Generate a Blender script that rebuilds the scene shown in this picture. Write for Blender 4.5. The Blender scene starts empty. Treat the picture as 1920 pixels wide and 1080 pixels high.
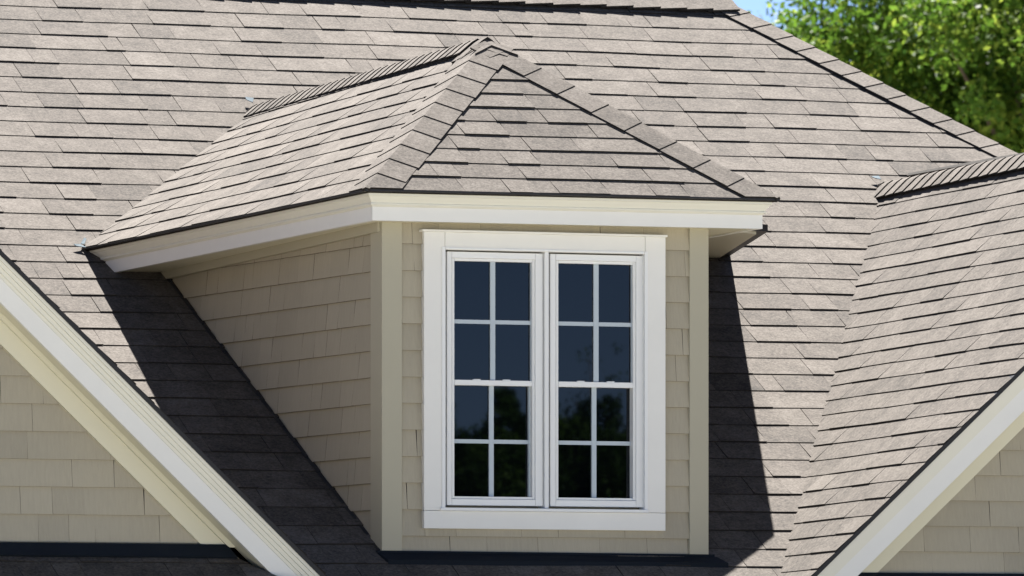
import bpy, math, random
import numpy as np
from mathutils import Vector

random.seed(7)
rng = np.random.default_rng(7)
sc = bpy.context.scene
col = sc.collection

# ------------------------------------------------------------------ camera
YAW = math.radians(20.0)
FPX, HOR = 14500.0, 1400.0          # focal length and horizon row for a 1920 px wide picture
FW = Vector((math.sin(YAW), math.cos(YAW), 0))
RT = Vector((math.cos(YAW), -math.sin(YAW), 0))
UP = Vector((0, 0, 1))


def ray(x, y):
    return FW + RT * ((x - 960) / FPX) + UP * ((HOR - y) / FPX)


CAM = -ray(713, 1035) * (FPX / 450.0)   # origin = foot of the dormer's front left corner
cd = bpy.data.cameras.new('camera')
cam = bpy.data.objects.new('camera', cd)
col.objects.link(cam)
cam.location = CAM
cam.rotation_euler = (math.radians(90), 0, -YAW)
cd.sensor_width = 36
cd.lens = FPX / 1920 * 36
cd.shift_y = (HOR - 540) / 1920
cd.clip_start = 1
cd.clip_end = 3000
cd.dof.use_dof = True
cd.dof.focus_distance = 33.0
cd.dof.aperture_fstop = 13.0
sc.camera = cam

# ------------------------------------------------------------------ light
LIGHT = Vector((-0.26, -0.70, -1.0)).normalized()     # the way sunlight travels
el = math.asin(-LIGHT.z)
az = math.atan2(-LIGHT.x, -LIGHT.y)
w = bpy.data.worlds.new('World')
sc.world = w
w.use_nodes = True
nt = w.node_tree
bg = nt.nodes['Background']
sky = nt.nodes.new('ShaderNodeTexSky')
sky.sky_type = 'NISHITA'
sky.sun_disc = False
sky.sun_elevation = el
sky.sun_rotation = az
sky.air_density = 0.26
sky.dust_density = 0.14
sky.ozone_density = 2.0
nt.links.new(sky.outputs[0], bg.inputs[0])
bg.inputs[1].default_value = 0.05
sd = bpy.data.lights.new('sun', 'SUN')
sd.energy = 5.0
sd.angle = math.radians(0.5)
sd.color = (1.0, 0.955, 0.9)
sun = bpy.data.objects.new('sun', sd)
col.objects.link(sun)
sun.rotation_euler = LIGHT.to_track_quat('-Z', 'Y').to_euler()
sc.view_settings.view_transform = 'Standard'
sc.view_settings.look = 'None'
sc.view_settings.gamma = 1
sc.view_settings.exposure = 2.27

# ------------------------------------------------------------------ geometry helpers
def pl(x, y, n, d):
    v = ray(x, y)
    n = Vector(n)
    return CAM + v * ((d - n.dot(CAM)) / n.dot(v))


MAIN_SLOPE = 0.53


def on_main(x, y):
    return pl(x, y, (0, -MAIN_SLOPE, 1), 0)


def at_y(x, y, Y=0.0):
    return pl(x, y, (0, 1, 0), Y)


def tag(o, label=None, cat=None, group=None, kind=None):
    for k, v in (('label', label), ('category', cat), ('group', group), ('kind', kind)):
        if v:
            o[k] = v
    return o


class MB:
    """collects polygons, links them as ONE mesh object"""
    def __init__(s):
        s.v = []
        s.f = []
        s.t = []
        s.m = []

    def poly(s, pts, tint=0.5, mi=0):
        b = len(s.v)
        s.v.extend([tuple(p) for p in pts])
        s.f.append(tuple(range(b, b + len(pts))))
        s.t.append(tint)
        s.m.append(mi)

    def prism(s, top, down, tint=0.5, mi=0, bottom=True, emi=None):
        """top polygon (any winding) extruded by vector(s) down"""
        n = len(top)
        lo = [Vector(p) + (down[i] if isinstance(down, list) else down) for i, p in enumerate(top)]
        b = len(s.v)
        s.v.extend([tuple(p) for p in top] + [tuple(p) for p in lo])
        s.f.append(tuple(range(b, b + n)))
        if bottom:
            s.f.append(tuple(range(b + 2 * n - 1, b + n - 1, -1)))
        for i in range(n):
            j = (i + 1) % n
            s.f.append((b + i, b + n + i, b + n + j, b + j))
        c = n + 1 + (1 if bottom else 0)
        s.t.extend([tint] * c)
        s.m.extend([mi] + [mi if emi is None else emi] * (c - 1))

    def box(s, x0, x1, y0, y1, z0, z1, tint=0.5, mi=0):
        s.prism([Vector((x0, y0, z1)), Vector((x1, y0, z1)), Vector((x1, y1, z1)), Vector((x0, y1, z1))],
                Vector((0, 0, z0 - z1)), tint, mi)

    def build(s, name, mats, parent=None, bevel=0.0, smooth=False):
        me = bpy.data.meshes.new(name)
        me.from_pydata(s.v, [], s.f)
        if not isinstance(mats, (list, tuple)):
            mats = [mats]
        for m in mats:
            me.materials.append(m)
        at = me.attributes.new('tint', 'FLOAT', 'FACE')
        at.data.foreach_set('value', s.t)
        me.polygons.foreach_set('material_index', s.m)
        import bmesh
        bm = bmesh.new()
        bm.from_mesh(me)
        bmesh.ops.recalc_face_normals(bm, faces=bm.faces)
        bm.to_mesh(me)
        bm.free()
        if smooth:
            me.polygons.foreach_set('use_smooth', [True] * len(me.polygons))
        me.update()
        o = bpy.data.objects.new(name, me)
        col.objects.link(o)
        if parent:
            o.parent = parent
        if bevel:
            b = o.modifiers.new('bevel', 'BEVEL')
            b.width = bevel
            b.segments = 2
            b.limit_method = 'ANGLE'
            b.angle_limit = math.radians(35)
        return o


def clip(poly, region):
    """Sutherland-Hodgman, both 2D, region convex and counter-clockwise"""
    out = poly
    n = len(region)
    for i in range(n):
        ax, ay = region[i]
        bx, by = region[(i + 1) % n]
        inp, out = out, []
        if not inp:
            return []
        def side(p):
            return (bx - ax) * (p[1] - ay) - (by - ay) * (p[0] - ax)
        for k in range(len(inp)):
            p, q = inp[k], inp[(k + 1) % len(inp)]
            sp, sq = side(p), side(q)
            if sp >= 0:
                out.append(p)
            if (sp >= 0) != (sq >= 0):
                t = sp / (sp - sq)
                out.append((p[0] + t * (q[0] - p[0]), p[1] + t * (q[1] - p[1])))
    return out


def ccw(poly):
    a = sum(poly[i][0] * poly[(i + 1) % len(poly)][1] - poly[(i + 1) % len(poly)][0] * poly[i][1] for i in range(len(poly)))
    return poly if a > 0 else poly[::-1]


def courses(mb, fn, region, expo, b_start=0.0, wr=(0.1, 0.26), gap=0.0022, thick=0.0046, lam=0.0027,
            top=0.001, wav=0.0015, base=-0.014, rnd=None, skew=0.0, jit=0.0016, tint=(0.5, 0.115), odd=0.05, emi=1):
    """rows of overlapping pieces. fn(a,b,h) -> point; region = polygon in (a,b)"""
    R = rnd or random
    region = ccw(region)
    a_lo = min(p[0] for p in region); a_hi = max(p[0] for p in region)
    b_lo = min(p[1] for p in region); b_hi = max(p[1] for p in region)
    k = math.floor((b_lo - b_start) / expo)
    b = b_start + k * expo
    while b < b_hi:
        a = a_lo - R.uniform(0, wr[1])
        raised = R.random() < 0.5
        while a < a_hi:
            wdt = R.uniform(*wr)
            j = R.uniform(-jit, jit)
            b0 = b + j
            g = gap * (1.0 if R.random() < 0.75 else 0.25)
            sk = skew * expo + R.uniform(-.002, .002)
            q = [(a, b0), (a + wdt - g, b0 + R.uniform(-.0006, .0006)), (a + wdt - g + sk, b + expo + .004), (a + sk, b + expo + .004)]
            pc = clip(q, region)
            if len(pc) > 2:
                hb = thick + (lam if raised else 0.0) + R.uniform(-.0006, .0006)
                pts = []
                dn = []
                for (pa, pb) in pc:
                    t = (pb - b0) / expo
                    wv = wav * (math.sin(pa * 2.3 + pb * 5.1) + math.sin(pa * 5.9 - pb * 1.7 + 1.3))
                    h = top + (hb - top) * (1 - t) + wv
                    p = fn(pa, pb, h)
                    pts.append(p)
                    dn.append(fn(pa, pb, base) - p)
                tt = R.gauss(*tint)
                if R.random() < odd:
                    tt -= 0.25
                mb.prism(pts, dn, tt, 0, bottom=False, emi=emi)
            a += wdt
            raised = (not raised) if R.random() < 0.7 else raised
        b += expo


def planar(O, U, V):
    N = U.cross(V).normalized()
    def fn(a, b, h):
        return O + U * a + V * b + N * h
    fn.N = N
    fn.inv = lambda P: ((P - O).dot(U), (P - O).dot(V))
    return fn


def caps(mb, A, B, n1, n2, expo=0.142, hw=0.13, lift=0.010, start=0.0, rnd=random, over=0.0, lamin=0.012, cut=None, thk=.010):
    """folded cap shingles from low end A to high end B; n1,n2 = the directions down each side"""
    d = (B - A)
    L = d.length
    d.normalize()
    u1 = (n1 - d * n1.dot(d)).normalized()
    u2 = (n2 - d * n2.dot(d)).normalized()
    upv = -(u1 + u2)
    if upv.length < 1e-3:
        upv = Vector((0, 0, 1))
    upv.normalize()
    s = start
    while s < L:
        e = min(s + expo + .03, L + over)
        tt = rnd.gauss(.5, .1)
        hwj = hw * rnd.uniform(.97, 1.03)
        sj = rnd.uniform(-.004, .004)
        for (u, k) in ((u1, 1), (u2, -1)):
            nrm = (upv - u * upv.dot(u)).normalized()
            def pt(t, wv, h):
                return A + d * t + u * wv + nrm * h + upv * 0.0
            hb = lamin + lift
            ht = lamin
            if wv_ok:
                pass
            s1, s2 = s + sj, s + sj * .5
            if cut and s == start:
                ev = cut[0 if k == 1 else 1]
                s1 = 0.012 * ev.dot(d) / ev.dot(u); s2 = hwj * ev.dot(d) / ev.dot(u)
            top = [pt(s1, 0.012, hb + .001), pt(s2, hwj, hb), pt(max(e, s2 + .01), hwj * .99, ht), pt(e, 0.012, ht + .001)]
            mb.prism(top, -nrm * thk, tt, emi=1)
        # rounded crest strip
        cr = [A + d * (s + sj) + u1 * .013 + (upv - u1 * upv.dot(u1)).normalized() * (lamin + lift + .001),
              A + d * (s + sj) + upv * (lamin + lift + .002),
              A + d * (s + sj) + u2 * .013 + (upv - u2 * upv.dot(u2)).normalized() * (lamin + lift + .001)]
        ce = [A + d * e + u1 * .013 + (upv - u1 * upv.dot(u1)).normalized() * (lamin + .001),
              A + d * e + upv * (lamin + .002),
              A + d * e + u2 * .013 + (upv - u2 * upv.dot(u2)).normalized() * (lamin + .001)]
        mb.prism([cr[0], cr[1], ce[1], ce[0]], -upv * .010, tt, emi=1)
        mb.prism([cr[1], cr[2], ce[2], ce[1]], -upv * .010, tt, emi=1)
        s += expo


wv_ok = True


def sweep(mb, path, prof, mi=0, tint=.5, closed_ends=True):
    """profile (d outward, dz) swept along a path of points, mitred in plan. outward = right-hand side of travel"""
    n = len(path)
    rings = []
    for i, P in enumerate(path):
        def nrm(a, b):
            v = (b - a); v.z = 0; v.normalize()
            return Vector((v.y, -v.x, 0))
        if i == 0:
            o = nrm(path[0].copy(), path[1].copy())
        elif i == n - 1:
            o = nrm(path[-2].copy(), path[-1].copy())
        else:
            o1 = nrm(path[i - 1].copy(), path[i].copy()); o2 = nrm(path[i].copy(), path[i + 1].copy())
            o = (o1 + o2) / (1 + o1.dot(o2))
        rings.append([P + o * d + Vector((0, 0, dz)) for d, dz in prof])
    m = len(prof)
    for i in range(n - 1):
        for k in range(m):
            l = (k + 1) % m
            mb.poly([rings[i][k], rings[i + 1][k], rings[i + 1][l], rings[i][l]], tint, mi)
    if closed_ends:
        mb.poly(rings[0], tint, mi)
        mb.poly(rings[-1][::-1], tint, mi)


# ------------------------------------------------------------------ materials
def mat(name):
    m = bpy.data.materials.new(name)
    m.use_nodes = True
    n = m.node_tree
    return m, n, n.nodes, n.links, n.nodes['Principled BSDF']


def add(n, t, **kw):
    nd = n.new(t)
    for k, v in kw.items():
        if k in nd.inputs:
            nd.inputs[k].default_value = v
        else:
            setattr(nd, k, v)
    return nd


def ramp(n, stops):
    r = n.new('ShaderNodeValToRGB')
    e = r.color_ramp.elements
    e[0].position, e[0].color = stops[0][0], (*stops[0][1], 1)
    e[1].position, e[1].color = stops[-1][0], (*stops[-1][1], 1)
    for p, c in stops[1:-1]:
        x = e.new(p)
        x.color = (*c, 1)
    return r


def shingle_mat(name, dark, mid, light, rough=0.95):
    m, t, n, l, bs = mat(name)
    tc = add(n, 'ShaderNodeTexCoord')
    at = add(n, 'ShaderNodeAttribute', attribute_name='tint')
    n1 = add(n, 'ShaderNodeTexNoise', Scale=78.0, Detail=5.0, Roughness=0.75)
    n2 = add(n, 'ShaderNodeTexNoise', Scale=8.0, Detail=4.0, Roughness=0.6)
    n3 = add(n, 'ShaderNodeTexNoise', Scale=26.0, Detail=3.0, Roughness=0.7)
    for x in (n1, n2, n3):
        l.new(tc.outputs['Object'], x.inputs['Vector'])
    # value = tint*.45 + granule noise + blotches
    def mul(a, k):
        q = add(n, 'ShaderNodeMath', operation='MULTIPLY')
        l.new(a, q.inputs[0]); q.inputs[1].default_value = k
        return q.outputs[0]
    def plus(a, b):
        q = add(n, 'ShaderNodeMath', operation='ADD')
        l.new(a, q.inputs[0]); l.new(b, q.inputs[1])
        return q.outputs[0]
    v = plus(plus(mul(at.outputs['Fac'], .55), mul(n1.outputs[0], 1.9)), plus(mul(n2.outputs[0], .75), mul(n3.outputs[0], .55)))
    v2 = add(n, 'ShaderNodeMath', operation='SUBTRACT')
    l.new(v, v2.inputs[0]); v2.inputs[1].default_value = 1.40
    r = ramp(n, [(0.0, dark), (0.5, mid), (1.0, light)])
    l.new(v2.outputs[0], r.inputs[0])
    l.new(r.outputs[0], bs.inputs['Base Color'])
    bs.inputs['Roughness'].default_value = rough
    bs.inputs['Specular IOR Level'].default_value = 0.25
    bp = add(n, 'ShaderNodeBump', Strength=0.5, Distance=0.003)
    l.new(n1.outputs[0], bp.inputs['Height'])
    l.new(bp.outputs[0], bs.inputs['Normal'])
    return m


def paint_mat(name, c, rough=0.55, var=0.06, grain=False, bump=0.15):
    m, t, n, l, bs = mat(name)
    tc = add(n, 'ShaderNodeTexCoord')
    mp = add(n, 'ShaderNodeMapping')
    l.new(tc.outputs['Object'], mp.inputs[0])
    if grain:
        mp.inputs['Scale'].default_value = (1.0, 1.0, 0.07)
    at = add(n, 'ShaderNodeAttribute', attribute_name='tint')
    n1 = add(n, 'ShaderNodeTexNoise', Scale=(95.0 if grain else 9.0), Detail=5.0, Roughness=0.65)
    n2 = add(n, 'ShaderNodeTexNoise', Scale=1.7, Detail=3.0)
    l.new(mp.outputs[0], n1.inputs['Vector'])
    l.new(tc.outputs['Object'], n2.inputs['Vector'])
    a = add(n, 'ShaderNodeMath', operation='ADD')
    l.new(n1.outputs[0], a.inputs[0]); l.new(n2.outputs[0], a.inputs[1])
    b = add(n, 'ShaderNodeMath', operation='ADD')
    l.new(a.outputs[0], b.inputs[0]); l.new(at.outputs['Fac'], b.inputs[1])
    mr = add(n, 'ShaderNodeMapRange')
    mr.inputs['From Min'].default_value = 0.8
    mr.inputs['From Max'].default_value = 2.2
    l.new(b.outputs[0], mr.inputs['Value'])
    r = ramp(n, [(0, tuple(x * (1 - var) for x in c)), (1, tuple(min(1, x * (1 + var)) for x in c))])
    l.new(mr.outputs[0], r.inputs[0])
    l.new(r.outputs[0], bs.inputs['Base Color'])
    bs.inputs['Roughness'].default_value = rough
    bs.inputs['Specular IOR Level'].default_value = 0.3
    bp = add(n, 'ShaderNodeBump', Strength=bump, Distance=0.002)
    l.new(n1.outputs[0], bp.inputs['Height'])
    l.new(bp.outputs[0], bs.inputs['Normal'])
    return m


M_SH = shingle_mat('roof_shingles', (0.024, 0.021, 0.018), (0.086, 0.074, 0.063), (0.152, 0.136, 0.120))
M_WHITE = paint_mat('white_trim_paint', (0.80, 0.785, 0.735), 0.45, 0.05)
M_CROWN = paint_mat('off_white_moulding_paint', (0.77, 0.745, 0.64), 0.5, 0.045)
M_CREAM = paint_mat('cream_trim_paint', (0.72, 0.68, 0.52), 0.5, 0.03)
M_VINYL = paint_mat('white_window_vinyl', (0.82, 0.82, 0.80), 0.35, 0.015, bump=.05)
M_SIDE = paint_mat('taupe_shake_siding', (0.405, 0.362, 0.272), 0.7, 0.14, grain=True, bump=.8)
M_CORNER = paint_mat('taupe_trim_board', (0.42, 0.39, 0.295), 0.6, 0.03)
M_MUNT = paint_mat('grey_bar_glass_tint', (0.48, 0.54, 0.58), 0.4, 0.03, bump=.05)  # white muntins with the pane's bluish reflection put into the colour; also jamb grey
M_FLASH = paint_mat('dark_metal_flashing', (0.010, 0.014, 0.020), 0.85, 0.3, bump=.1)
M_FLASH.node_tree.nodes['Principled BSDF'].inputs['Specular IOR Level'].default_value = .12
M_GALV = paint_mat('galvanised_flashing', (0.09, 0.12, 0.14), 0.9, 0.3, bump=.3)
M_GALV.node_tree.nodes['Principled BSDF'].inputs['Specular IOR Level'].default_value = .1
M_EDGE = paint_mat('black_drip_edge', (0.018, 0.018, 0.02), 0.5, 0.2)
M_CUT = paint_mat('dark_asphalt_cut_edge', (0.022, 0.019, 0.016), 0.95, 0.3)
SHM = [M_SH, M_CUT]
M_SIDEB = paint_mat('taupe_shake_edge_shade', (0.085, 0.072, 0.052), 0.8, 0.1)  # siding colour darkened on shake edges to draw their shade lines

m, t_, n_, l_, bs = mat('window_glass')
bs.inputs['Base Color'].default_value = (0.0008, 0.0012, 0.002, 1)
bs.inputs['Roughness'].default_value = 0.012
bs.inputs['IOR'].default_value = 1.44
tc = add(n_, 'ShaderNodeTexCoord'); nn = add(n_, 'ShaderNodeTexNoise', Scale=1.6, Detail=1.0)
l_.new(tc.outputs['Object'], nn.inputs['Vector'])
bp = add(n_, 'ShaderNodeBump', Strength=0.02, Distance=0.004)
l_.new(nn.outputs[0], bp.inputs['Height']); l_.new(bp.outputs[0], bs.inputs['Normal'])
M_GLASS = m

# ------------------------------------------------------------------ ground
GZ = -6.2
g = MB()
g.poly([(-900, -900, GZ), (900, -900, GZ), (900, 900, GZ), (-900, 900, GZ)])
m, t_, n_, l_, bs = mat('dry_lawn_and_pale_paving')
tc = add(n_, 'ShaderNodeTexCoord')
a1 = add(n_, 'ShaderNodeTexNoise', Scale=0.05, Detail=5.0); a2 = add(n_, 'ShaderNodeTexNoise', Scale=4.0, Detail=6.0)
l_.new(tc.outputs['Object'], a1.inputs['Vector']); l_.new(tc.outputs['Object'], a2.inputs['Vector'])
mx = add(n_, 'ShaderNodeMath', operation='ADD'); l_.new(a1.outputs[0], mx.inputs[0]); l_.new(a2.outputs[0], mx.inputs[1])
rr = ramp(n_, [(0.35, (0.25, 0.24, 0.20)), (0.7, (0.35, 0.34, 0.295))])
hm = add(n_, 'ShaderNodeMath', operation='MULTIPLY'); l_.new(mx.outputs[0], hm.inputs[0]); hm.inputs[1].default_value = .5
l_.new(hm.outputs[0], rr.inputs[0]); l_.new(rr.outputs[0], bs.inputs['Base Color'])
bs.inputs['Roughness'].default_value = 1
tag(g.build('ground', m), kind='structure')

# ------------------------------------------------------------------ the house (everything attached to it is its part)
house = bpy.data.objects.new('house', None)
col.objects.link(house)
house.location = (0, 0, 0)
tag(house, 'taupe shake-sided house with brown shingle roofs, hipped dormer and cream trimmed gables', 'house')


def part(mb, name, mats, parent=None, **kw):
    label = kw.pop('label', None)
    o = mb.build(name, mats, parent or house, **kw)
    if label:
        o['label'] = label
    return o


# ---- key points
O_H = 0.20                                   # front overhang
CL = at_y(687, 356, -O_H)
CR = at_y(1458, 374, -O_H)
TL = on_main(155, 467)
TR = on_main(1368, 466)
MID = (CL.x + CR.x) / 2
AP = pl(913, 78, (1, 0, 0), MID)
RE = on_main(478, 206)
SH = on_main(1480, 990)                     # where the shadow's corner falls on the main roof
QR = SH - LIGHT * ((1.49 - SH.z) / -LIGHT.z) if LIGHT.z > 0 else SH - LIGHT * ((1.49 - SH.z) / (-LIGHT.z))
WL = on_main(300, 505)                      # back end of the left side wall at the soffit
WR = at_y(1328, 1043, 0).x                  # right wall plane
print('CL', CL, 'CR', CR, 'TL', TL, 'TR', TR, 'AP', AP, 'RE', RE, 'QR', QR, 'WL', WL, 'WR', WR)

# ---- main roof
sl = math.atan(MAIN_SLOPE)
U0 = Vector((1, 0, 0)); V0 = Vector((0, math.cos(sl), math.sin(sl)))
fm = planar(Vector((0, 0, 0)), U0, V0)
RT1 = on_main(1362, 8)
HB = on_main(1895, 288)
ab = fm.inv
r0 = ab(RT1); h1 = ab(HB)
top_b = r0[1]
kx = (h1[0] - r0[0]) / (h1[1] - r0[1])
BOT = -3.4
region = [(-5.5, BOT), (r0[0] + kx * (BOT - top_b), BOT), (r0[0], top_b), (-5.5, top_b)]
ys = [ab(on_main(0, y))[1] for y in (10, 283)]
EX_M = (ys[0] - ys[1]) / 10
print('main exposure', EX_M, 'ridge b', top_b)
mb = MB()
rr_ = random.Random(3)
bstart = ab(on_main(0, 10))[1]
courses(mb, fm, region, EX_M, b_start=bstart, rnd=rr_, wr=(.09, .36))
mb.poly([fm(a, b, -.015) for a, b in region], .3)
main_roof = part(mb, 'main_roof', SHM)
# back and end slopes of the main roof, hidden from the street side
mb = MB()
ridgeL = fm(-5.5, top_b, -.02); ridgeR = fm(r0[0], top_b, -.02)
eaveR = fm(region[1][0], BOT, -.02)
back = Vector((eaveR.x, 2 * ridgeR.y - eaveR.y, eaveR.z))
backL = Vector((-5.5, back.y, back.z))
mb.poly([ridgeR, eaveR, back]); mb.poly([ridgeL, ridgeR, back, backL])
part(mb, 'rear_roof_slope', SHM)
# caps
mb = MB()
rr_ = random.Random(5)
dn_front = Vector((0, -math.cos(sl), -math.sin(sl)))
dn_back = Vector((0, math.cos(sl), -math.sin(sl)))
caps(mb, fm(r0[0] + .02, top_b, 0), fm(-5.5, top_b, 0), dn_front, dn_back, rnd=rr_, lift=.012, lamin=.022, hw=.14)
part(mb, 'ridge_cap', SHM, main_roof)
mb = MB()
hipdir = (fm(*r0, 0) - fm(region[1][0], BOT, 0)).normalized()
dn_right = (back - ridgeR); dn_right = Vector((1, 0, -MAIN_SLOPE * 1.1))
caps(mb, fm(h1[0] + kx * -1.2, h1[1] - 1.2, 0), fm(r0[0], top_b, 0) - hipdir * .0, Vector((-1, 0, 0)) + dn_front * .3, dn_right, rnd=rr_, expo=.158, lift=.005, lamin=.012, thk=.009, hw=.13)
part(mb, 'hip_cap', SHM, main_roof)
# house body under the main roof
mb = MB()
eb = fm(0, BOT, 0)
mb.box(-5.3, eaveR.x - .3, eb.y + .35, back.y - .35, GZ, eb.z - .15)
part(mb, 'lower_wall', M_SIDE)
mb = MB()
mb.box(-5.5, eaveR.x, eb.y - .01, eb.y + .03, eb.z - .2, eb.z - .012)
mb.box(-5.5, eaveR.x, eb.y + .032, eb.y + .35, eb.z - .2, eb.z - .18)
part(mb, 'main_fascia', M_WHITE)

# ---- dormer roof
nrow = 10.8
def hypar(Lo, Ro, Lt, Rt):
    """patch whose courses run from edge Lo-Lt to edge Ro-Rt"""
    e = (Ro - Lo).normalized()
    aL0, aR0 = 0.0, (Ro - Lo).length
    aL1 = (Lt - Lo).dot(e); aR1 = (Rt - Lo).dot(e)
    mid0 = (Lo + Ro) / 2; mid1 = (Lt + Rt) / 2
    m = mid1 - mid0
    B = (m - e * m.dot(e)).length
    def P(a, b):
        t = b / B
        p = Lo.lerp(Lt, t); q = Ro.lerp(Rt, t)
        x0 = aL0 + (aL1 - aL0) * t; x1 = aR0 + (aR1 - aR0) * t
        if abs(x1 - x0) < 1e-4:
            return p
        return p + (q - p) * ((a - x0) / (x1 - x0))
    def fn(a, b, h):
        p = P(a, b)
        du = (P(a + .01, b) - P(a - .01, b)); dv = P(a, b + .005) - P(a, b - .005)
        N = du.cross(dv)
        if N.length < 1e-12:
            N = Vector((0, 0, 1))
        N.normalize()
        if N.z < 0:
            N = -N
        return p + N * h
    reg = [(aL0, 0), (aR0, 0), (aR1, B), (aL1, B)]
    return fn, reg, B

mb = MB()
rr_ = random.Random(11)
fl, regl, BL = hypar(TL, CL, RE, AP)
courses(mb, fl, regl, BL / nrow, rnd=rr_, wr=(.09, .36), wav=.001)
# front slope, triangle CL CR AP
e = (CR - CL).normalized()
vv = (AP - CL); vv = (vv - e * vv.dot(e)); BF = vv.length; vv.normalize()
ff = planar(CL, e, vv)
pa = ff.inv(AP)
courses(mb, ff, [(0, 0), ((CR - CL).length, 0), pa], BF / nrow, rnd=rr_, wr=(.09, .36), wav=.001, skew=-.12)
# right slope
N1 = Vector((CR.x, 1.0, 1.49))
M1 = Vector((CR.x, 1.49 / MAIN_SLOPE, 1.49))
fr, regr, BR = hypar(CR, M1, AP, RE)
courses(mb, fr, regr, BR / nrow, rnd=rr_, wr=(.09, .36), wav=.001)
dormer_roof = part(mb, 'dormer_roof', SHM)
# underlay so no light leaks between the pieces
mb = MB()
cen_ = (CL + CR + AP) / 3
mb.poly([cen_ + (p - cen_) * .9 + Vector((0, 0, -.022)) for p in (CL, CR, AP)])
for fn_, B_, Lo, Ro, Lt, Rt in ((fl, BL, TL, CL, RE, AP), (fr, BR, CR, M1, AP, RE)):
    for i in range(12):
        for j in range(12):
            def bq(u, v):
                return Lo.lerp(Lt, v).lerp(Ro.lerp(Rt, v), u) + Vector((0, 0, -.028))
            ua, ub = .03 + .94 * i / 12, .03 + .94 * (i + 1) / 12
            va, vb = .05 + .95 * j / 12, .05 + .95 * (j + 1) / 12
            mb.poly([bq(ua, va), bq(ub, va), bq(ub, vb), bq(ua, vb)])
part(mb, 'underlay', M_EDGE, dormer_roof)
# caps
rr_ = random.Random(12)
dl = Vector((-1, 0, -.8)); df = Vector((0, -1, -.7)); dr = Vector((1, 0, -.8))
def slopes_dir(A, B, C):
    """direction lying in plane ABC, perpendicular to AB, pointing to C"""
    d = (B - A).normalized(); v = C - A
    return (v - d * v.dot(d)).normalized()
mb = MB()
caps(mb, CL.copy(), AP.copy(), slopes_dir(CL, AP, TL.lerp(RE, .2)), slopes_dir(CL, AP, CR), expo=(AP - CL).length / 10.6, rnd=rr_, hw=.125, lift=.004, lamin=.008, thk=.007, cut=((TL - CL).normalized(), (CR - CL).normalized()))
part(mb, 'hip_cap', SHM, dormer_roof)
mb = MB()
caps(mb, CR.copy(), AP.copy(), slopes_dir(CR, AP, CL), slopes_dir(CR, AP, M1), expo=(AP - CR).length / 8.6, rnd=rr_, hw=.12, lift=.004, lamin=.008, thk=.007, cut=((CL - CR).normalized(), Vector((0, 1, 0))))
part(mb, 'hip_cap', SHM, dormer_roof)
mb = MB()
rd = (AP - RE).normalized()
caps(mb, AP - rd * .12, RE - rd * .05, slopes_dir(RE, AP, CL), slopes_dir(RE, AP, CR), expo=.100, rnd=rr_, hw=.088, lift=.006, lamin=.018, thk=.008)
# saddle piece over the peak
for (u, C_) in ((slopes_dir(CL, AP, CR), CR), ):
    pass
part(mb, 'ridge_cap', SHM, dormer_roof)
mb = MB()
fr_n = ff.N if ff.N.z > 0 else -ff.N
dn1 = (CL - AP).normalized(); dn2 = (CR - AP).normalized()
a_ = AP + fr_n * .017
mb.prism([a_ + rd * -.02 + Vector((0, 0, .0)), a_ + dn1 * .17, a_ - vv * .060, a_ + dn2 * .17], -fr_n * .006, .5, emi=1)
caps(mb, AP + rd * .01, AP - rd * .13, slopes_dir(RE, AP, CL), slopes_dir(RE, AP, CR), expo=.16, rnd=rr_, hw=.140, lift=.004, lamin=.014, thk=.012)
part(mb, 'peak_cap', SHM, dormer_roof)

# low eave, far right: real soffit, hidden outline added to cast the roof shadow
mb = MB()
pg = [Vector((1.5, .92, 1.487)), Vector((CR.x + .01, .80, 1.487)), Vector((QR.x - .09, QR.y - .05, 1.487)), Vector((TR.x, TR.y + .02, 1.487)), Vector((1.5, 2.95, 1.487))]
mb.prism(pg, Vector((0, 0, -.012)), mi=1)
mb.prism([p + Vector((0, 0, -.0125)) for p in pg], Vector((0, 0, -.018)), mi=1)
cpg = sum((p for p in pg), Vector()) / len(pg)
pi = [Vector((p.x - (.055 if p.x > 2 else 0), p.y, 1.4555)) for p in pg]
mb.prism(pi, Vector((0, 0, -.012)), mi=0)
dors = part(mb, 'shadow_eave', [M_CREAM, M_EDGE])

# drip edge, crown moulding, fascia round the eaves
path = [TL + (TL - CL).normalized() * .06, CL, CR, Vector((CR.x, 1.25, 1.492))]
mb = MB()
sweep(mb, path, [(0.007, 0.003), (0.007, -.004), (-.02, -.0102), (-.02, 0.003)])
part(mb, 'drip_edge', M_EDGE, dormer_roof)
mb = MB()
sweep(mb, path, [(-.018, -.0105), (-.018, -.020), (-.024, -.023), (-.030, -.033), (-.038, -.043), (-.041, -.048), (-.036, -.051), (-.036, -.057), (-.043, -.060), (-.046, -.064), (-.0585, -.064), (-.0585, -.0105)])
crown = part(mb, 'crown_moulding', M_CROWN)
mb = MB()
sweep(mb, path, [(-.049, -.0645), (-.049, -.122), (-.072, -.122), (-.072, -.0645)])
part(mb, 'fascia_board', M_WHITE)
# soffit
mb = MB()
def inn(P, dx, dy, dz=-.117):
    return Vector((P.x + dx, P.y + dy, P.z + dz))
wz = 1.378
s1 = [inn(TL, .07, 0), inn(CL, .07, .07), Vector((0.01, 0.01, 1.375)), Vector((WL.x + .02, WL.y + .1, 1.30))]
s2 = [inn(CL, .07, .07), inn(CR, -.07, .07), Vector((WR - .01, .01, 1.379)), Vector((.01, .01, 1.375))]
s3 = [inn(CR, -.07, .07), Vector((CR.x - .07, 1.2, 1.375)), Vector((WR - .01, 1.2, 1.379)), Vector((WR - .01, .01, 1.379))]
for s_ in (s1, s2, s3):
    mb.prism(s_, Vector((0, 0, .02)))
part(mb, 'soffit', M_CREAM)

# ---- dormer walls
mb = MB()
wall_top = 1.40
cb = WL.copy(); cb.z = 0
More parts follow.
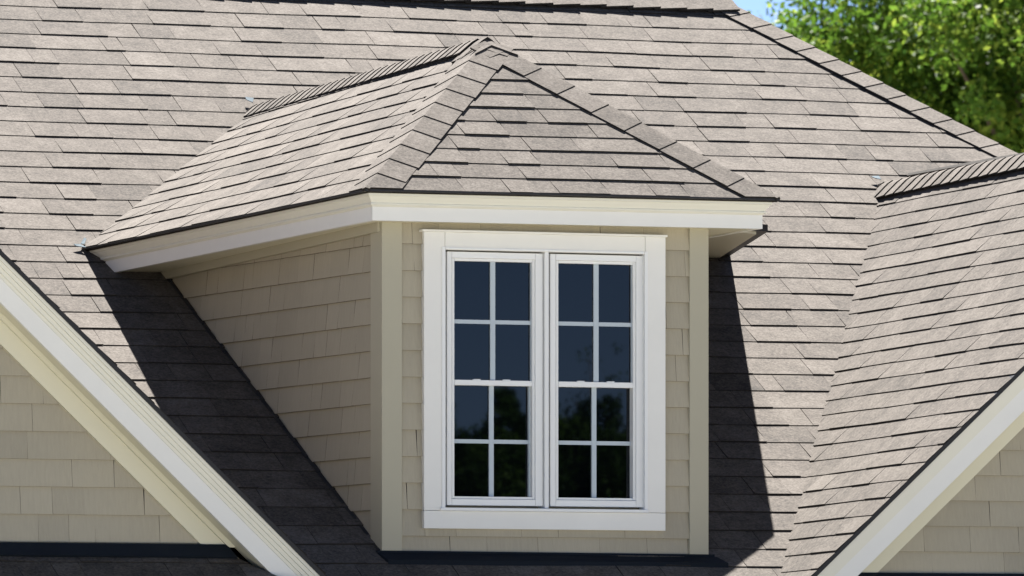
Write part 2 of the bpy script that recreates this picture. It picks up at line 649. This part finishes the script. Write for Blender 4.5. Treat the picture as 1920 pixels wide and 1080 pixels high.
# structural core
core = [Vector((.02, .05, 0)), Vector((WR - .02, .05, 0)), Vector((WR - .02, 2.9, 0)), Vector((WL.x * 1.15 + .02, 2.9, 0))]
mb.prism([p + Vector((0, 0, 1.385)) for p in core], Vector((0, 0, -1.6)))
part(mb, 'wall_core', M_SIDE)
# front siding in four fields round the window
def X(px, Y=0.0):
    return at_y(px, 700, Y).x
def Z(py, px=795, Y=0.0):
    return at_y(px, py, Y).z
WX0, WX1 = X(797), X(1247)
WZ0, WZ1 = Z(991), Z(432)
EXS = (Z(457.5, 770) - Z(1005, 770)) / 11
def front(a, b, h):
    return Vector((a, -h, b))
mb = MB()
rr_ = random.Random(21)
bs0 = Z(1005, 770)
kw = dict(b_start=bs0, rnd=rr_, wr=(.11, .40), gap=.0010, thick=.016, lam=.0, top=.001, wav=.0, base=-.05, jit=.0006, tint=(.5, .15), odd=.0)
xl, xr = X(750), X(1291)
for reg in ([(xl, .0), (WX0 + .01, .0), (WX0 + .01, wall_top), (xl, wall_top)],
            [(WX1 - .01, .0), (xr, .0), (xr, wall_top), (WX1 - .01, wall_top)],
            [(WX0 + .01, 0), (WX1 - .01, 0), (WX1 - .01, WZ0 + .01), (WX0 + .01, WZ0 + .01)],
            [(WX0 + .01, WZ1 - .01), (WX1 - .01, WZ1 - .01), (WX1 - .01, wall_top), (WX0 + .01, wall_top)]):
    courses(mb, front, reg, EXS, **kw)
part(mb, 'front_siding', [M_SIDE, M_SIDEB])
# left side wall siding
dW = Vector((WL.x, WL.y, 0)); LW = dW.length; dW.normalize()
nW = Vector((-dW.y, dW.x, 0))
def side(a, b, h):
    return Vector((0, 0, b)) + dW * a + nW * (h - .018)
mb = MB()
mW = WL.z / LW
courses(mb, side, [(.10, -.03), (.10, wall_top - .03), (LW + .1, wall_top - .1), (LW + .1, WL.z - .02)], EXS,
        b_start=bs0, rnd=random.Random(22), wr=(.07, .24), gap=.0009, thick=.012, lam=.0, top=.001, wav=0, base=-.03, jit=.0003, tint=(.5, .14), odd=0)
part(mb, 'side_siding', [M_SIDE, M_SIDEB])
# right side wall (hidden from the street)
mb = MB()
mb.prism([Vector((WR, .0, -.05)), Vector((WR, .0, 1.385)), Vector((WR, 2.9, 1.385)), Vector((WR, 2.9, 1.3))], Vector((-.018, 0, 0)))
part(mb, 'side_siding', [M_SIDE, M_SIDEB])
# corner boards
mb = MB()
mb.box(.0, X(751), -.020, .03, -.0, 1.385)
mb.prism([Vector((-.0005, -.0, 1.383)), Vector((-.0005, .0, .0)), side(.10, .03, .020), side(.10, 1.383, .020)], Vector((.03, 0, 0)))
part(mb, 'corner_board', M_CORNER, bevel=.002)
mb = MB()
mb.box(X(1290), WR - .006, -.020, .09, -.012, 1.385)
part(mb, 'corner_board', M_CORNER, bevel=.002)
# frieze along the left wall top
mb = MB()
mb.prism([side(.0, 1.375, .03), side(.0, 1.335, .03), side(LW + .2, 1.262, .03), side(LW + .2, 1.31, .03)], nW * -.03)
part(mb, 'frieze_board', M_CORNER)

# flashing at the foot of the dormer front
mb = MB()
fx0, fx1 = X(748), X(1342)
mb.prism([Vector((-.02, -.022, -.002)), Vector((WR + .03, -.022, -.008)), Vector((WR + .05, -.105, -.036)), Vector((-.0, -.105, -.036))], Vector((0, 0, -.02)))
mb.prism([Vector((-.02, -.022, .006)), Vector((WR + .02, -.022, .002)), Vector((WR + .02, .02, .002)), Vector((-.02, .02, .006))], Vector((0, 0, -.03)))
part(mb, 'base_flashing', M_FLASH)
# step flashing strip along side wall foot
mb = MB()
for k in range(19):
    a0 = LW * k / 19; a1 = LW * (k + 1.25) / 19
    p0 = side(a0, a0 * mW + .012, .015); p1 = side(a1, a1 * mW + .006, .015)
    mb.prism([p0, p1, p1 + nW * .012 + Vector((0, 0, -.004)), p0 + nW * .012 + Vector((0, 0, -.004))], Vector((0, 0, -.012)))
part(mb, 'step_flashing', M_EDGE)
# bright flashing tips
def tip(name_pts, label):
    mb = MB()
    for q in name_pts:
        c_ = name_pts[0][0]
        mb.prism([c_ + (p - c_) * .48 for p in q], Vector((0, 0, -.003)))
    o = part(mb, 'valley_flashing', M_GALV)
T = on_main(150, 466) + fm.N * .022
tip([[T, T + Vector((-.075, -.02, -.0)), T + Vector((-.06, -.05, -.02)), T + Vector((.03, -.09, -.035))],
     [T + Vector((.0, .0, .006)), T + Vector((.07, .12, .07)), T + Vector((.09, .11, .06)), T + Vector((.03, -.02, .0))]], '')
T = on_main(472, 203) + fm.N * .03
tip([[T + Vector((-.02, .05, .03)), T + Vector((-.03, -.01, .0)), T + Vector((.02, -.06, -.03)), T + Vector((.06, .03, .02))]], '')
T = on_main(1645, 345) + fm.N * .03
tip([[T + Vector((-.03, .02, .01)), T + Vector((-.0, -.03, -.01)), T + Vector((.05, -.05, -.02)), T + Vector((.06, .04, .02))]], '')

# ---- window
win = bpy.data.objects.new('window', None)
col.objects.link(win); win.parent = house
win['label'] = 'white twin double hung window in the dormer front'
def wrect(mb, px0, px1, py0, py1, yf, yb):
    """box whose front face sits at depth yf and covers the given rectangle of the photo's facade"""
    a = at_y(px0, (py0 + py1) / 2, yf).x; b = at_y(px1, (py0 + py1) / 2, yf).x
    # the facade is level: heights come from the row at the window's left side
    z1 = at_y(835, py0, yf).z; z0 = at_y(835, py1, yf).z
    mb.box(a, b, yf, yb, z0, z1)
mb = MB()
YC = -.034
wrect(mb, 795, 834, 435.0, 957, YC, .02)       # left casing
wrect(mb, 1210, 1248, 435.0, 957, YC, .02)     # right casing
wrect(mb, 834.6, 1209.4, 435.0, 468, YC, .02)  # head casing
wrect(mb, 795, 1248, 957.6, 991, YC, .02)      # apron
wrect(mb, 792, 1252, 430.5, 434.6, YC - .016, .02)  # drip cap
part(mb, 'casing', M_WHITE, win, bevel=.0015)
mb = MB()
YJ = -.026
wrect(mb, 829, 835.5, 463, 953, YC - .005, .03)
wrect(mb, 1209, 1215, 463, 953, YC - .005, .03)
wrect(mb, 836, 1208.5, 463, 467.5, YC - .005, .03)
wrect(mb, 827, 1216, 951.5, 957.2, YC - .012, .03)
wrect(mb, 1021.5, 1029.0, 468, 951, YC + .004, .05)
part(mb, 'window_frame', M_VINYL, win, bevel=.001)
# black sheet put in for the shade in the gap behind the sashes
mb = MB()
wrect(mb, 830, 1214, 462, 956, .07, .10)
part(mb, 'gap_shade_sheet', M_EDGE, win)
YS = -.014
for si, (x0, x1, g0, g1, gl1, mu, mul_) in enumerate(((838.3, 1017.8, 852, 998, 991, 924, 921.5), (1031.8, 1206.8, 1047, 1187, 1183, 1117.8, 1114))):
    sash = MB()
    wrect(sash, x0, g0 - 5, 471.3, 947, YS, .05)
    wrect(sash, g1 + 6, x1, 471.3, 947, YS, .05)
    wrect(sash, g0 - 4.6, g1 + 5.6, 471.3, 483, YS, .05)
    wrect(sash, g0 - 4.6, g1 + 5.6, 935, 947, YS, .05)
    # inner bead
    wrect(sash, g0 - 4.6, g0, 483.4, 934.6, YS + .010, .05)
    wrect(sash, g1, g1 + 5.6, 483.4, 934.6, YS + .010, .05)
    wrect(sash, g0 + .4, g1 - .4, 483.4, 488.5, YS + .010, .05)
    wrect(sash, g0 + .4, g1 - .4, 930.3, 934.6, YS + .010, .05)
    so = part(sash, 'sash', M_VINYL, win, bevel=.001)
    # meeting rail
    mr_ = MB()
    wrect(mr_, g0 + .4, g1 - .4, 711.5, 721.5, YS + .013, .055)
    part(mr_, 'meeting_rail', M_VINYL, win, bevel=.001)
    # grey side channel visible in the reveal of the right jamb
    ch = MB()
    wrect(ch, g1 - 3.0, g1 - .3, 489, 711, YS + .022, .05)
    wrect(ch, gl1 + .3, g1 - .3, 722, 930, YS + .036, .055)
    part(ch, 'jamb_liner', M_MUNT, win)
    # panes: two upper, two lower, each pair split by the muntins
    YU, YL = YS + .034, YS + .050
    for (pa0, pa1, pb0, pb1, Y) in ((g0 - 2, mu, 485, 603, YU), (mu, g1, 485, 603, YU), (g0 - 2, mu, 603, 714, YU), (mu, g1, 603, 714, YU),
                                    (g0 - 2, mul_, 719, 827, YL), (mul_, g1, 719, 827, YL), (g0 - 2, mul_, 827, 933, YL), (mul_, g1, 827, 933, YL)):
        gm = MB()
        wrect(gm, pa0, pa1, pb0, pb1, Y, Y + .006)
        part(gm, 'pane', M_GLASS, win)
    mu_ = MB()
    wrect(mu_, mu - 4.6, mu + 4.6, 489, 711, YU - .010, YU - .001)
    wrect(mu_, mul_ - 4.3, mul_ + 4.3, 722, 930, YL - .010, YL - .001)
    wrect(mu_, g0, mu - 4.8, 598.5, 606, YU - .009, YU - .001)
    wrect(mu_, mu + 4.8, g1 - 3.2, 598.5, 606, YU - .009, YU - .001)
    wrect(mu_, g0, mul_ - 4.5, 823.0, 830.5, YL - .009, YL - .001)
    wrect(mu_, mul_ + 4.5, gl1, 823.0, 830.5, YL - .009, YL - .001)
    part(mu_, 'muntin', M_MUNT, win)
    lk = MB()
    for cx_ in (g0 + 42, g0 + 98):
        lk = MB()
        wrect(lk, cx_ - 6, cx_ + 7, 709.8, 711.3, YS + .016, YS + .03)
        part(lk, 'sash_lock', M_VINYL, win)

# ---- the two street gables
YF, YW = -0.50, -0.32        # rake board face, gable wall


def gable(A, B, back_pts, apex_x, low_x, wall_low_x, zb, skewk, seed, label, expo_s, zline, hipx, full_left):
    """A low and B high point of the visible rake's roof edge (both at YF); the other half is its mirror image"""
    rr = random.Random(seed)
    g_ = (B.z - A.z) / (B.x - A.x)             # signed pitch of the visible half
    def zr(x):
        zt = A.z + g_ * (apex_x - A.x)
        return zt - abs(g_) * abs(x - apex_x)
    sgn = 1 if low_x > apex_x else -1
    root = None
    # both roof slopes
    roofs = MB()
    for sd_ in (sgn, -sgn):
        vis = sd_ == sgn
        lx = apex_x + sd_ * abs(low_x - apex_x)
        R = Vector((apex_x, YF - .02, zr(apex_x)))
        E_ = Vector((lx, YF - .02, zr(lx)))
        up = (R - E_).normalized()
        if vis and back_pts:
            n = (B - A).cross(back_pts - A).normalized()
        else:
            n = Vector((sd_ * abs(g_), 0, 1)).normalized()
        if n.z < 0:
            n = -n
        lev = n.cross(Vector((0, 0, 1))).normalized()
        if lev.y < 0:
            lev = -lev
        V = n.cross(lev).normalized()
        if V.z < 0:
            V = -V
        Ud = (lev - V * (skewk if vis else 0)).normalized()
        Vd = n.cross(Ud).normalized()
        if Vd.z < 0:
            Vd = -Vd
        f_ = planar(R, Ud, Vd)
        if f_.N.z < 0:
            N0 = f_.N
            f0 = f_
            f_ = (lambda a, b, h, R=R, Ud=Ud, Vd=Vd, N0=N0: R + Ud * a + Vd * b - N0 * h)
            inv = f0.inv
        else:
            inv = f_.inv
        er = inv(E_)
        depth = 4.9
        lb = er
        reg = [(0, 0), (depth, 0), (er[0] + depth, er[1]), er]
        if not vis:
            reg = [(0, 0), (depth, 0), (er[0] + depth, er[1]), er]
        courses(roofs, f_, reg, EX_G, b_start=-.05, rnd=rr, wr=(.14, .45), thick=.0044, lam=.0022, skew=0)
        roofs.poly([f_(a, b, -.016) for a, b in reg], .3)
        if vis:
            keep = (f_, Ud, n, R, depth)
    ro = part(roofs, 'gable_roof', SHM)
    f_, Ud, n, R, depth = keep
    mb = MB()
    nb = Vector((-sgn * abs(g_), 0, 1)).normalized()
    caps(mb, R.copy(), R + Ud * 4.9, Vector((sgn, 0, -abs(g_))), Vector((-sgn, 0, -abs(g_))), rnd=rr, expo=.100, hw=.108, lift=.0075, lamin=.018, thk=.009)
    part(mb, 'ridge_cap', SHM, ro)
    # boards that follow the rake: offsets are measured straight down from the roof edge
    def band(mb, d0, d1, y0, y1, mi=0, xa=None, xb=None, halves=(1, -1)):
        for sd_ in halves:
            lx = apex_x + sd_ * sgn * abs(low_x - apex_x) if xa is None else xa
            ax = apex_x
            T0 = Vector((ax, y0, zr(ax) - d0)); T1 = Vector((lx, y0, zr(lx) - d0))
            B0 = Vector((ax, y0, zr(ax) - d1)); B1 = Vector((lx, y0, zr(lx) - d1))
            mb.prism([T0, T1, B1, B0], Vector((0, y1 - y0, 0)), mi=mi)
    mb = MB(); band(mb, .000, .022, YF - .022, YF + .20, xa=None); part(mb, 'drip_edge', M_EDGE, ro)
    mb = MB()
    band(mb, .0225, .040, YF - .014, YF + .19)
    band(mb, .0405, .062, YF - .006, YF + .19)
    band(mb, .0625, .085, YF + .002, YF + .19)
    band(mb, .0855, .104, YF + .009, YF + .19)
    part(mb, 'rake_moulding', M_CROWN, ro)
    mb = MB(); band(mb, .1045, .202, YF + .012, YF + .035); part(mb, 'rake_board', M_WHITE, ro)
    mb = MB(); band(mb, .188, .198, YF + .0352, YW - .021); 
    for k in range(0):
        pass
    part(mb, 'rake_soffit', M_CREAM, ro)
    # wall
    mb = MB()
    ov = abs(low_x - wall_low_x)
    def poly_wall(y0, y1, dz):
        a = apex_x - (abs(low_x - apex_x) - ov); b = apex_x + (abs(low_x - apex_x) - ov)
        mb.prism([Vector((a, y0, GZ)), Vector((b, y0, GZ)), Vector((b, y0, zr(b) - dz)), Vector((apex_x, y0, zr(apex_x) - dz)), Vector((a, y0, zr(a) - dz))], Vector((0, y1 - y0, 0)))
    poly_wall(YW + .02, YW + 3.2, .21)
    part(mb, 'wall_core', M_SIDE)
    mb = MB()
    a = apex_x - (abs(low_x - apex_x) - ov); b = apex_x + (abs(low_x - apex_x) - ov)
    def fw(u, v, h):
        return Vector((u, YW - h, v))
    regw = [(a, zb), (b, zb), (b, max(zb + .01, zr(b) - .25)), (apex_x, zr(apex_x) - .25), (a, max(zb + .01, zr(a) - .25))]
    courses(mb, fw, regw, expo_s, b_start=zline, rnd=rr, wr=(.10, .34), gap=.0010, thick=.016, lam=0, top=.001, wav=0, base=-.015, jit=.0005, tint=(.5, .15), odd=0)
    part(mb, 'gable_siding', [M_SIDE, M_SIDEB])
    # frieze: board plus a thin bed strip under the soffit
    mb = MB()
    for sd_ in (sgn, -sgn):
        lx = apex_x + sd_ * abs(hipx - apex_x)
        mb2 = [(0.199, .322)]
        for d0, d1 in mb2:
            T0 = Vector((apex_x, YW - .026, zr(apex_x) - d0)); B0 = Vector((apex_x, YW - .026, zr(apex_x) - d1))
            zc = zb - .012
            # cut off level at the bottom
            xt = apex_x + sd_ * (zr(apex_x) - d0 - zc) / abs(g_)
            xb = apex_x + sd_ * (zr(apex_x) - d1 - zc) / abs(g_)
            mb.prism([T0, Vector((xt, YW - .026, zc)), Vector((xb, YW - .026, zc)), B0], Vector((0, .030, 0)))
    part(mb, 'frieze_board', M_CREAM)
    mb = MB()
    for sd_ in (sgn, -sgn):
        d0, d1 = .199, .226
        zc = zb - .012
        xt = apex_x + sd_ * (zr(apex_x) - d0 - zc) / abs(g_)
        xb = apex_x + sd_ * (zr(apex_x) - d1 - zc) / abs(g_)
        mb.prism([Vector((apex_x, YW - .045, zr(apex_x) - d0)), Vector((xt, YW - .045, zc)), Vector((xb, YW - .045, zc)), Vector((apex_x, YW - .045, zr(apex_x) - d1))], Vector((0, .0185, 0)))
    part(mb, 'bed_moulding', M_CREAM)
    # low roof in front of the gable wall, with its flashing
    mb = MB()
    hx = apex_x + sgn * abs(hipx - apex_x); ox = apex_x - sgn * abs(hipx - apex_x)
    x0, x1 = min(hx, ox), max(hx, ox)
    fl_ = planar(Vector((0, YW - .03, zb - .040)), U0, V0)
    D_ = 1.3
    courses(mb, fl_, [(x0, 0), (x1, 0), (x1 + D_ * .8, -D_), (x0 - D_ * .8, -D_)], EX_M, b_start=-.09, rnd=rr)
    mb.poly([fl_(x0, 0, -.02), fl_(x1, 0, -.02), fl_(x1 + D_ * .8, -D_, -.02), fl_(x0 - D_ * .8, -D_, -.02)])
    for (xx, sx) in ((x1, 1), (x0, -1)):
        mb.poly([fl_(xx, 0, -.012), fl_(xx + sx * D_ * .8, -D_, -.012), fl_(xx + sx * D_ * .8, -D_, -.012) + Vector((0, 1.1, 0)), fl_(xx, 0, -.012) + Vector((0, .1, -.1))])
    lo = part(mb, 'lower_roof', SHM)
    mb = MB()
    mb.prism([Vector((x0 - .02, YW - .035, zb)), Vector((x1 + .0, YW - .035, zb)), Vector((x1 + .03, YW - .085, zb - .052)), Vector((x0 - .04, YW - .085, zb - .052))], Vector((0, 0.02, -.012)))
    part(mb, 'base_flashing', M_FLASH, lo)
    mb = MB()
    e0, e1 = fl_(x0 - D_ * .8, -D_, -.02), fl_(x1 + D_ * .8, -D_, -.02)
    mb.box(e0.x, e1.x, e0.y, e0.y + .03, e0.z - .18, e0.z - .004)
    part(mb, 'lower_fascia', M_WHITE, lo)


EX_G = 0.111
A2 = at_y(1524, 1078, YF - .02); B2 = at_y(1840, 765, YF - .02)
VT = on_main(1655, 352)
# ridge x of the right gable where it reaches the street face
nG = (B2 - A2).cross(VT - A2).normalized()
if nG.z < 0:
    nG = -nG
lev = nG.cross(UP).normalized()
if lev.y < 0:
    lev = -lev
VV = nG.cross(lev)
if VV.z < 0:
    VV = -VV
dd = (lev - VV * .03).normalized()
RG = VT - dd * ((VT.y - (YF - .02)) / dd.y)
print('gable right ridge', RG)
gable(A2, B2, VT, RG.x, A2.x - .45, A2.x + .1, at_y(1760, 1075, YW).z, .03, 31, '', 48.7 / 448.5, at_y(1800, 1035, YW).z, at_y(1600, 1075, YW).x, False)
A1 = at_y(610, 1079, YF - .02); B1 = at_y(0, 467, YF - .02)
gable(A1, B1, None, B1.x - 1.0, A1.x + .45, A1.x - .2, at_y(200, 1019, YW).z, 0, 32, '', 50.7 / 453.0 * 1.0, at_y(200, 965.5, YW).z, at_y(420, 1035, YW).x, True)

# ------------------------------------------------------------------ trees
def leaf_mat(name, c1, c2, c3, trans=.35):
    m, t, n, l, bs = mat(name)
    at = add(n, 'ShaderNodeAttribute', attribute_name='tint')
    r = ramp(n, [(0, c1), (.5, c2), (1, c3)])
    l.new(at.outputs['Fac'], r.inputs[0])
    l.new(r.outputs[0], bs.inputs['Base Color'])
    bs.inputs['Roughness'].default_value = .6
    bs.inputs['Specular IOR Level'].default_value = .12
    tr = n.new('ShaderNodeBsdfTranslucent')
    l.new(r.outputs[0], tr.inputs[0])
    mx = n.new('ShaderNodeMixShader'); mx.inputs[0].default_value = trans
    l.new(bs.outputs[0], mx.inputs[1]); l.new(tr.outputs[0], mx.inputs[2])
    l.new(mx.outputs[0], n['Material Output'].inputs[0])
    return m


M_LEAF = leaf_mat('green_leaves', (.018, .05, .006), (.080, .155, .018), (.25, .31, .045), .45)
M_LEAFD = leaf_mat('dark_green_leaves', (.006, .018, .004), (.02, .05, .008), (.05, .10, .015), .25)
M_BARK = paint_mat('bark', (.12, .09, .065), .9, .3, grain=True, bump=.8)


def crown_mesh(name, centers, radii, nleaf, size, m, squash=.8):
    n = len(centers) * nleaf
    c = np.repeat(np.array(centers), nleaf, 0)
    rad = np.repeat(np.array(radii), nleaf)
    d = rng.normal(size=(n, 3)); d /= np.linalg.norm(d, axis=1)[:, None]
    p = c + d * (rad * rng.random(n) ** .45)[:, None] * np.array([1, 1, squash])
    u = rng.normal(size=(n, 3)); u /= np.linalg.norm(u, axis=1)[:, None]
    v = np.cross(u, rng.normal(size=(n, 3))); v /= np.linalg.norm(v, axis=1)[:, None]
    s = size * rng.uniform(.6, 1.3, n)[:, None]
    q = np.stack([p - u * s, p + v * s * .55, p + u * s, p - v * s * .55], 1).reshape(-1, 3)
    me = bpy.data.meshes.new(name)
    me.vertices.add(4 * n); me.vertices.foreach_set('co', q.ravel())
    me.loops.add(4 * n); me.loops.foreach_set('vertex_index', np.arange(4 * n))
    me.polygons.add(n); me.polygons.foreach_set('loop_start', np.arange(n) * 4)
    me.polygons.foreach_set('loop_total', np.full(n, 4))
    at = me.attributes.new('tint', 'FLOAT', 'FACE')
    ct = np.repeat(rng.normal(.5, .18, len(centers)), nleaf)
    at.data.foreach_set('value', np.clip(ct + rng.normal(0, .15, n), 0, 1).astype(np.float32))
    me.materials.append(m)
    me.update(calc_edges=True)
    return me


def limb(mb, P, Q, r0, r1, seg=8):
    d = (Q - P).normalized()
    a = d.orthogonal().normalized(); b = d.cross(a)
    r = []
    for (C_, rr) in ((P, r0), (Q, r1)):
        r.append([C_ + (a * math.cos(2 * math.pi * k / seg) + b * math.sin(2 * math.pi * k / seg)) * rr for k in range(seg)])
    for k in range(seg):
        j = (k + 1) % seg
        mb.poly([r[0][k], r[0][j], r[1][j], r[1][k]])


def tree(base, top_c, R, label, group, m, nclump=420, nleaf=110, size=.06, shape='round', crad=(.28, .6), sq=1.0):
    root = bpy.data.objects.new('tree', None)
    col.objects.link(root); root.location = base
    tag(root, label, 'tree', group)
    cc = top_c - base
    cs = []
    while len(cs) < nclump:
        p = rng.normal(size=3); p /= np.linalg.norm(p)
        if shape == 'round':
            q = p * R * (rng.random() ** .35) * (1 + .18 * math.sin(p[0] * 7 + p[2] * 5) + .12 * math.sin(p[1] * 11))
            q[2] *= sq
        else:   # pointed
            t = rng.random() ** .6
            a = rng.random() * 6.283
            rad = R * t * (.75 + .3 * rng.random())
            q = np.array([rad * math.cos(a), rad * math.sin(a), R * 1.3 - t * R * 3.2])
        cs.append(q + np.array(cc))
    rd_ = rng.uniform(crad[0], crad[1], nclump)
    if shape != 'round':
        rd_ *= .5
    me = crown_mesh('crown', cs, rd_, nleaf, size, m)
    o = bpy.data.objects.new('crown', me); col.objects.link(o); o.parent = root
    mb = MB()
    top = Vector(cc)
    limb(mb, Vector((0, 0, 0)), top * .45, R * .09, R * .065, 12)
    limb(mb, top * .45, top, R * .065, R * .02, 10)
    for k in range(14):
        q = Vector(cs[int(rng.integers(nclump))])
        s_ = top * rng.uniform(.4, .8)
        mdl = s_.lerp(q, .5) + Vector((0, 0, .1 * R))
        limb(mb, s_, mdl, R * .03, R * .018, 6)
        limb(mb, mdl, q, R * .018, R * .006, 6)
    mb.build('trunk', M_BARK, root)
    return root


def far(x, y, depth, Z0=None):
    return CAM + ray(x, y) * depth

gz = lambda P: Vector((P.x, P.y, GZ))
c1 = far(1740, 250, 98); tree(gz(c1), c1, 2.5, 'leafy green tree just beyond the main roof, left edge against pale sky', 'trees beyond the roof', M_LEAF, 520, 110, .055)
c2 = far(2080, 150, 96); tree(gz(c2), c2, 2.7, 'leafy green tree running out of the top right corner', 'trees beyond the roof', M_LEAF, 520, 110, .055)
c3 = far(1900, 330, 112); tree(gz(c3), c3, 3.0, 'darker tree seen through the gaps between the two leafy ones', 'trees beyond the roof', M_LEAFD, 420, 110, .07)

# trees across the street, seen only as reflections in the panes
def mirrored(x, y, extra):
    d = 32.6 + extra
    P = CAM + ray(x, y) * d
    return Vector((P.x, -P.y, P.z))
G2 = 'trees across the street reflected in the window'
for (x, y, ex, R, shp, lab) in ((955, 925, 46, .95, 'cone', 'dark pointed tree reflected in the left sash'),
                                (868, 945, 44, .75, 'round', 'low round tree reflected at the left edge of the left sash'),
                                (1085, 915, 47, .85, 'round', 'broad dark tree reflected in the right sash'),
                                (1175, 960, 45, .75, 'round', 'small round tree reflected in the right sash corner')):
    P = mirrored(x, y, ex)
    tree(gz(P), P, R, lab, G2, M_LEAFD, 200 if shp == 'round' else 260, 130, .035, shp, (.12, .26))
P = mirrored(1150, 760, 48)
tree(gz(P), P, .45, 'thin sparse tree reflected in the right sash', G2, M_LEAFD, 26, 12, .025, 'round', (.08, .16), 1.6)
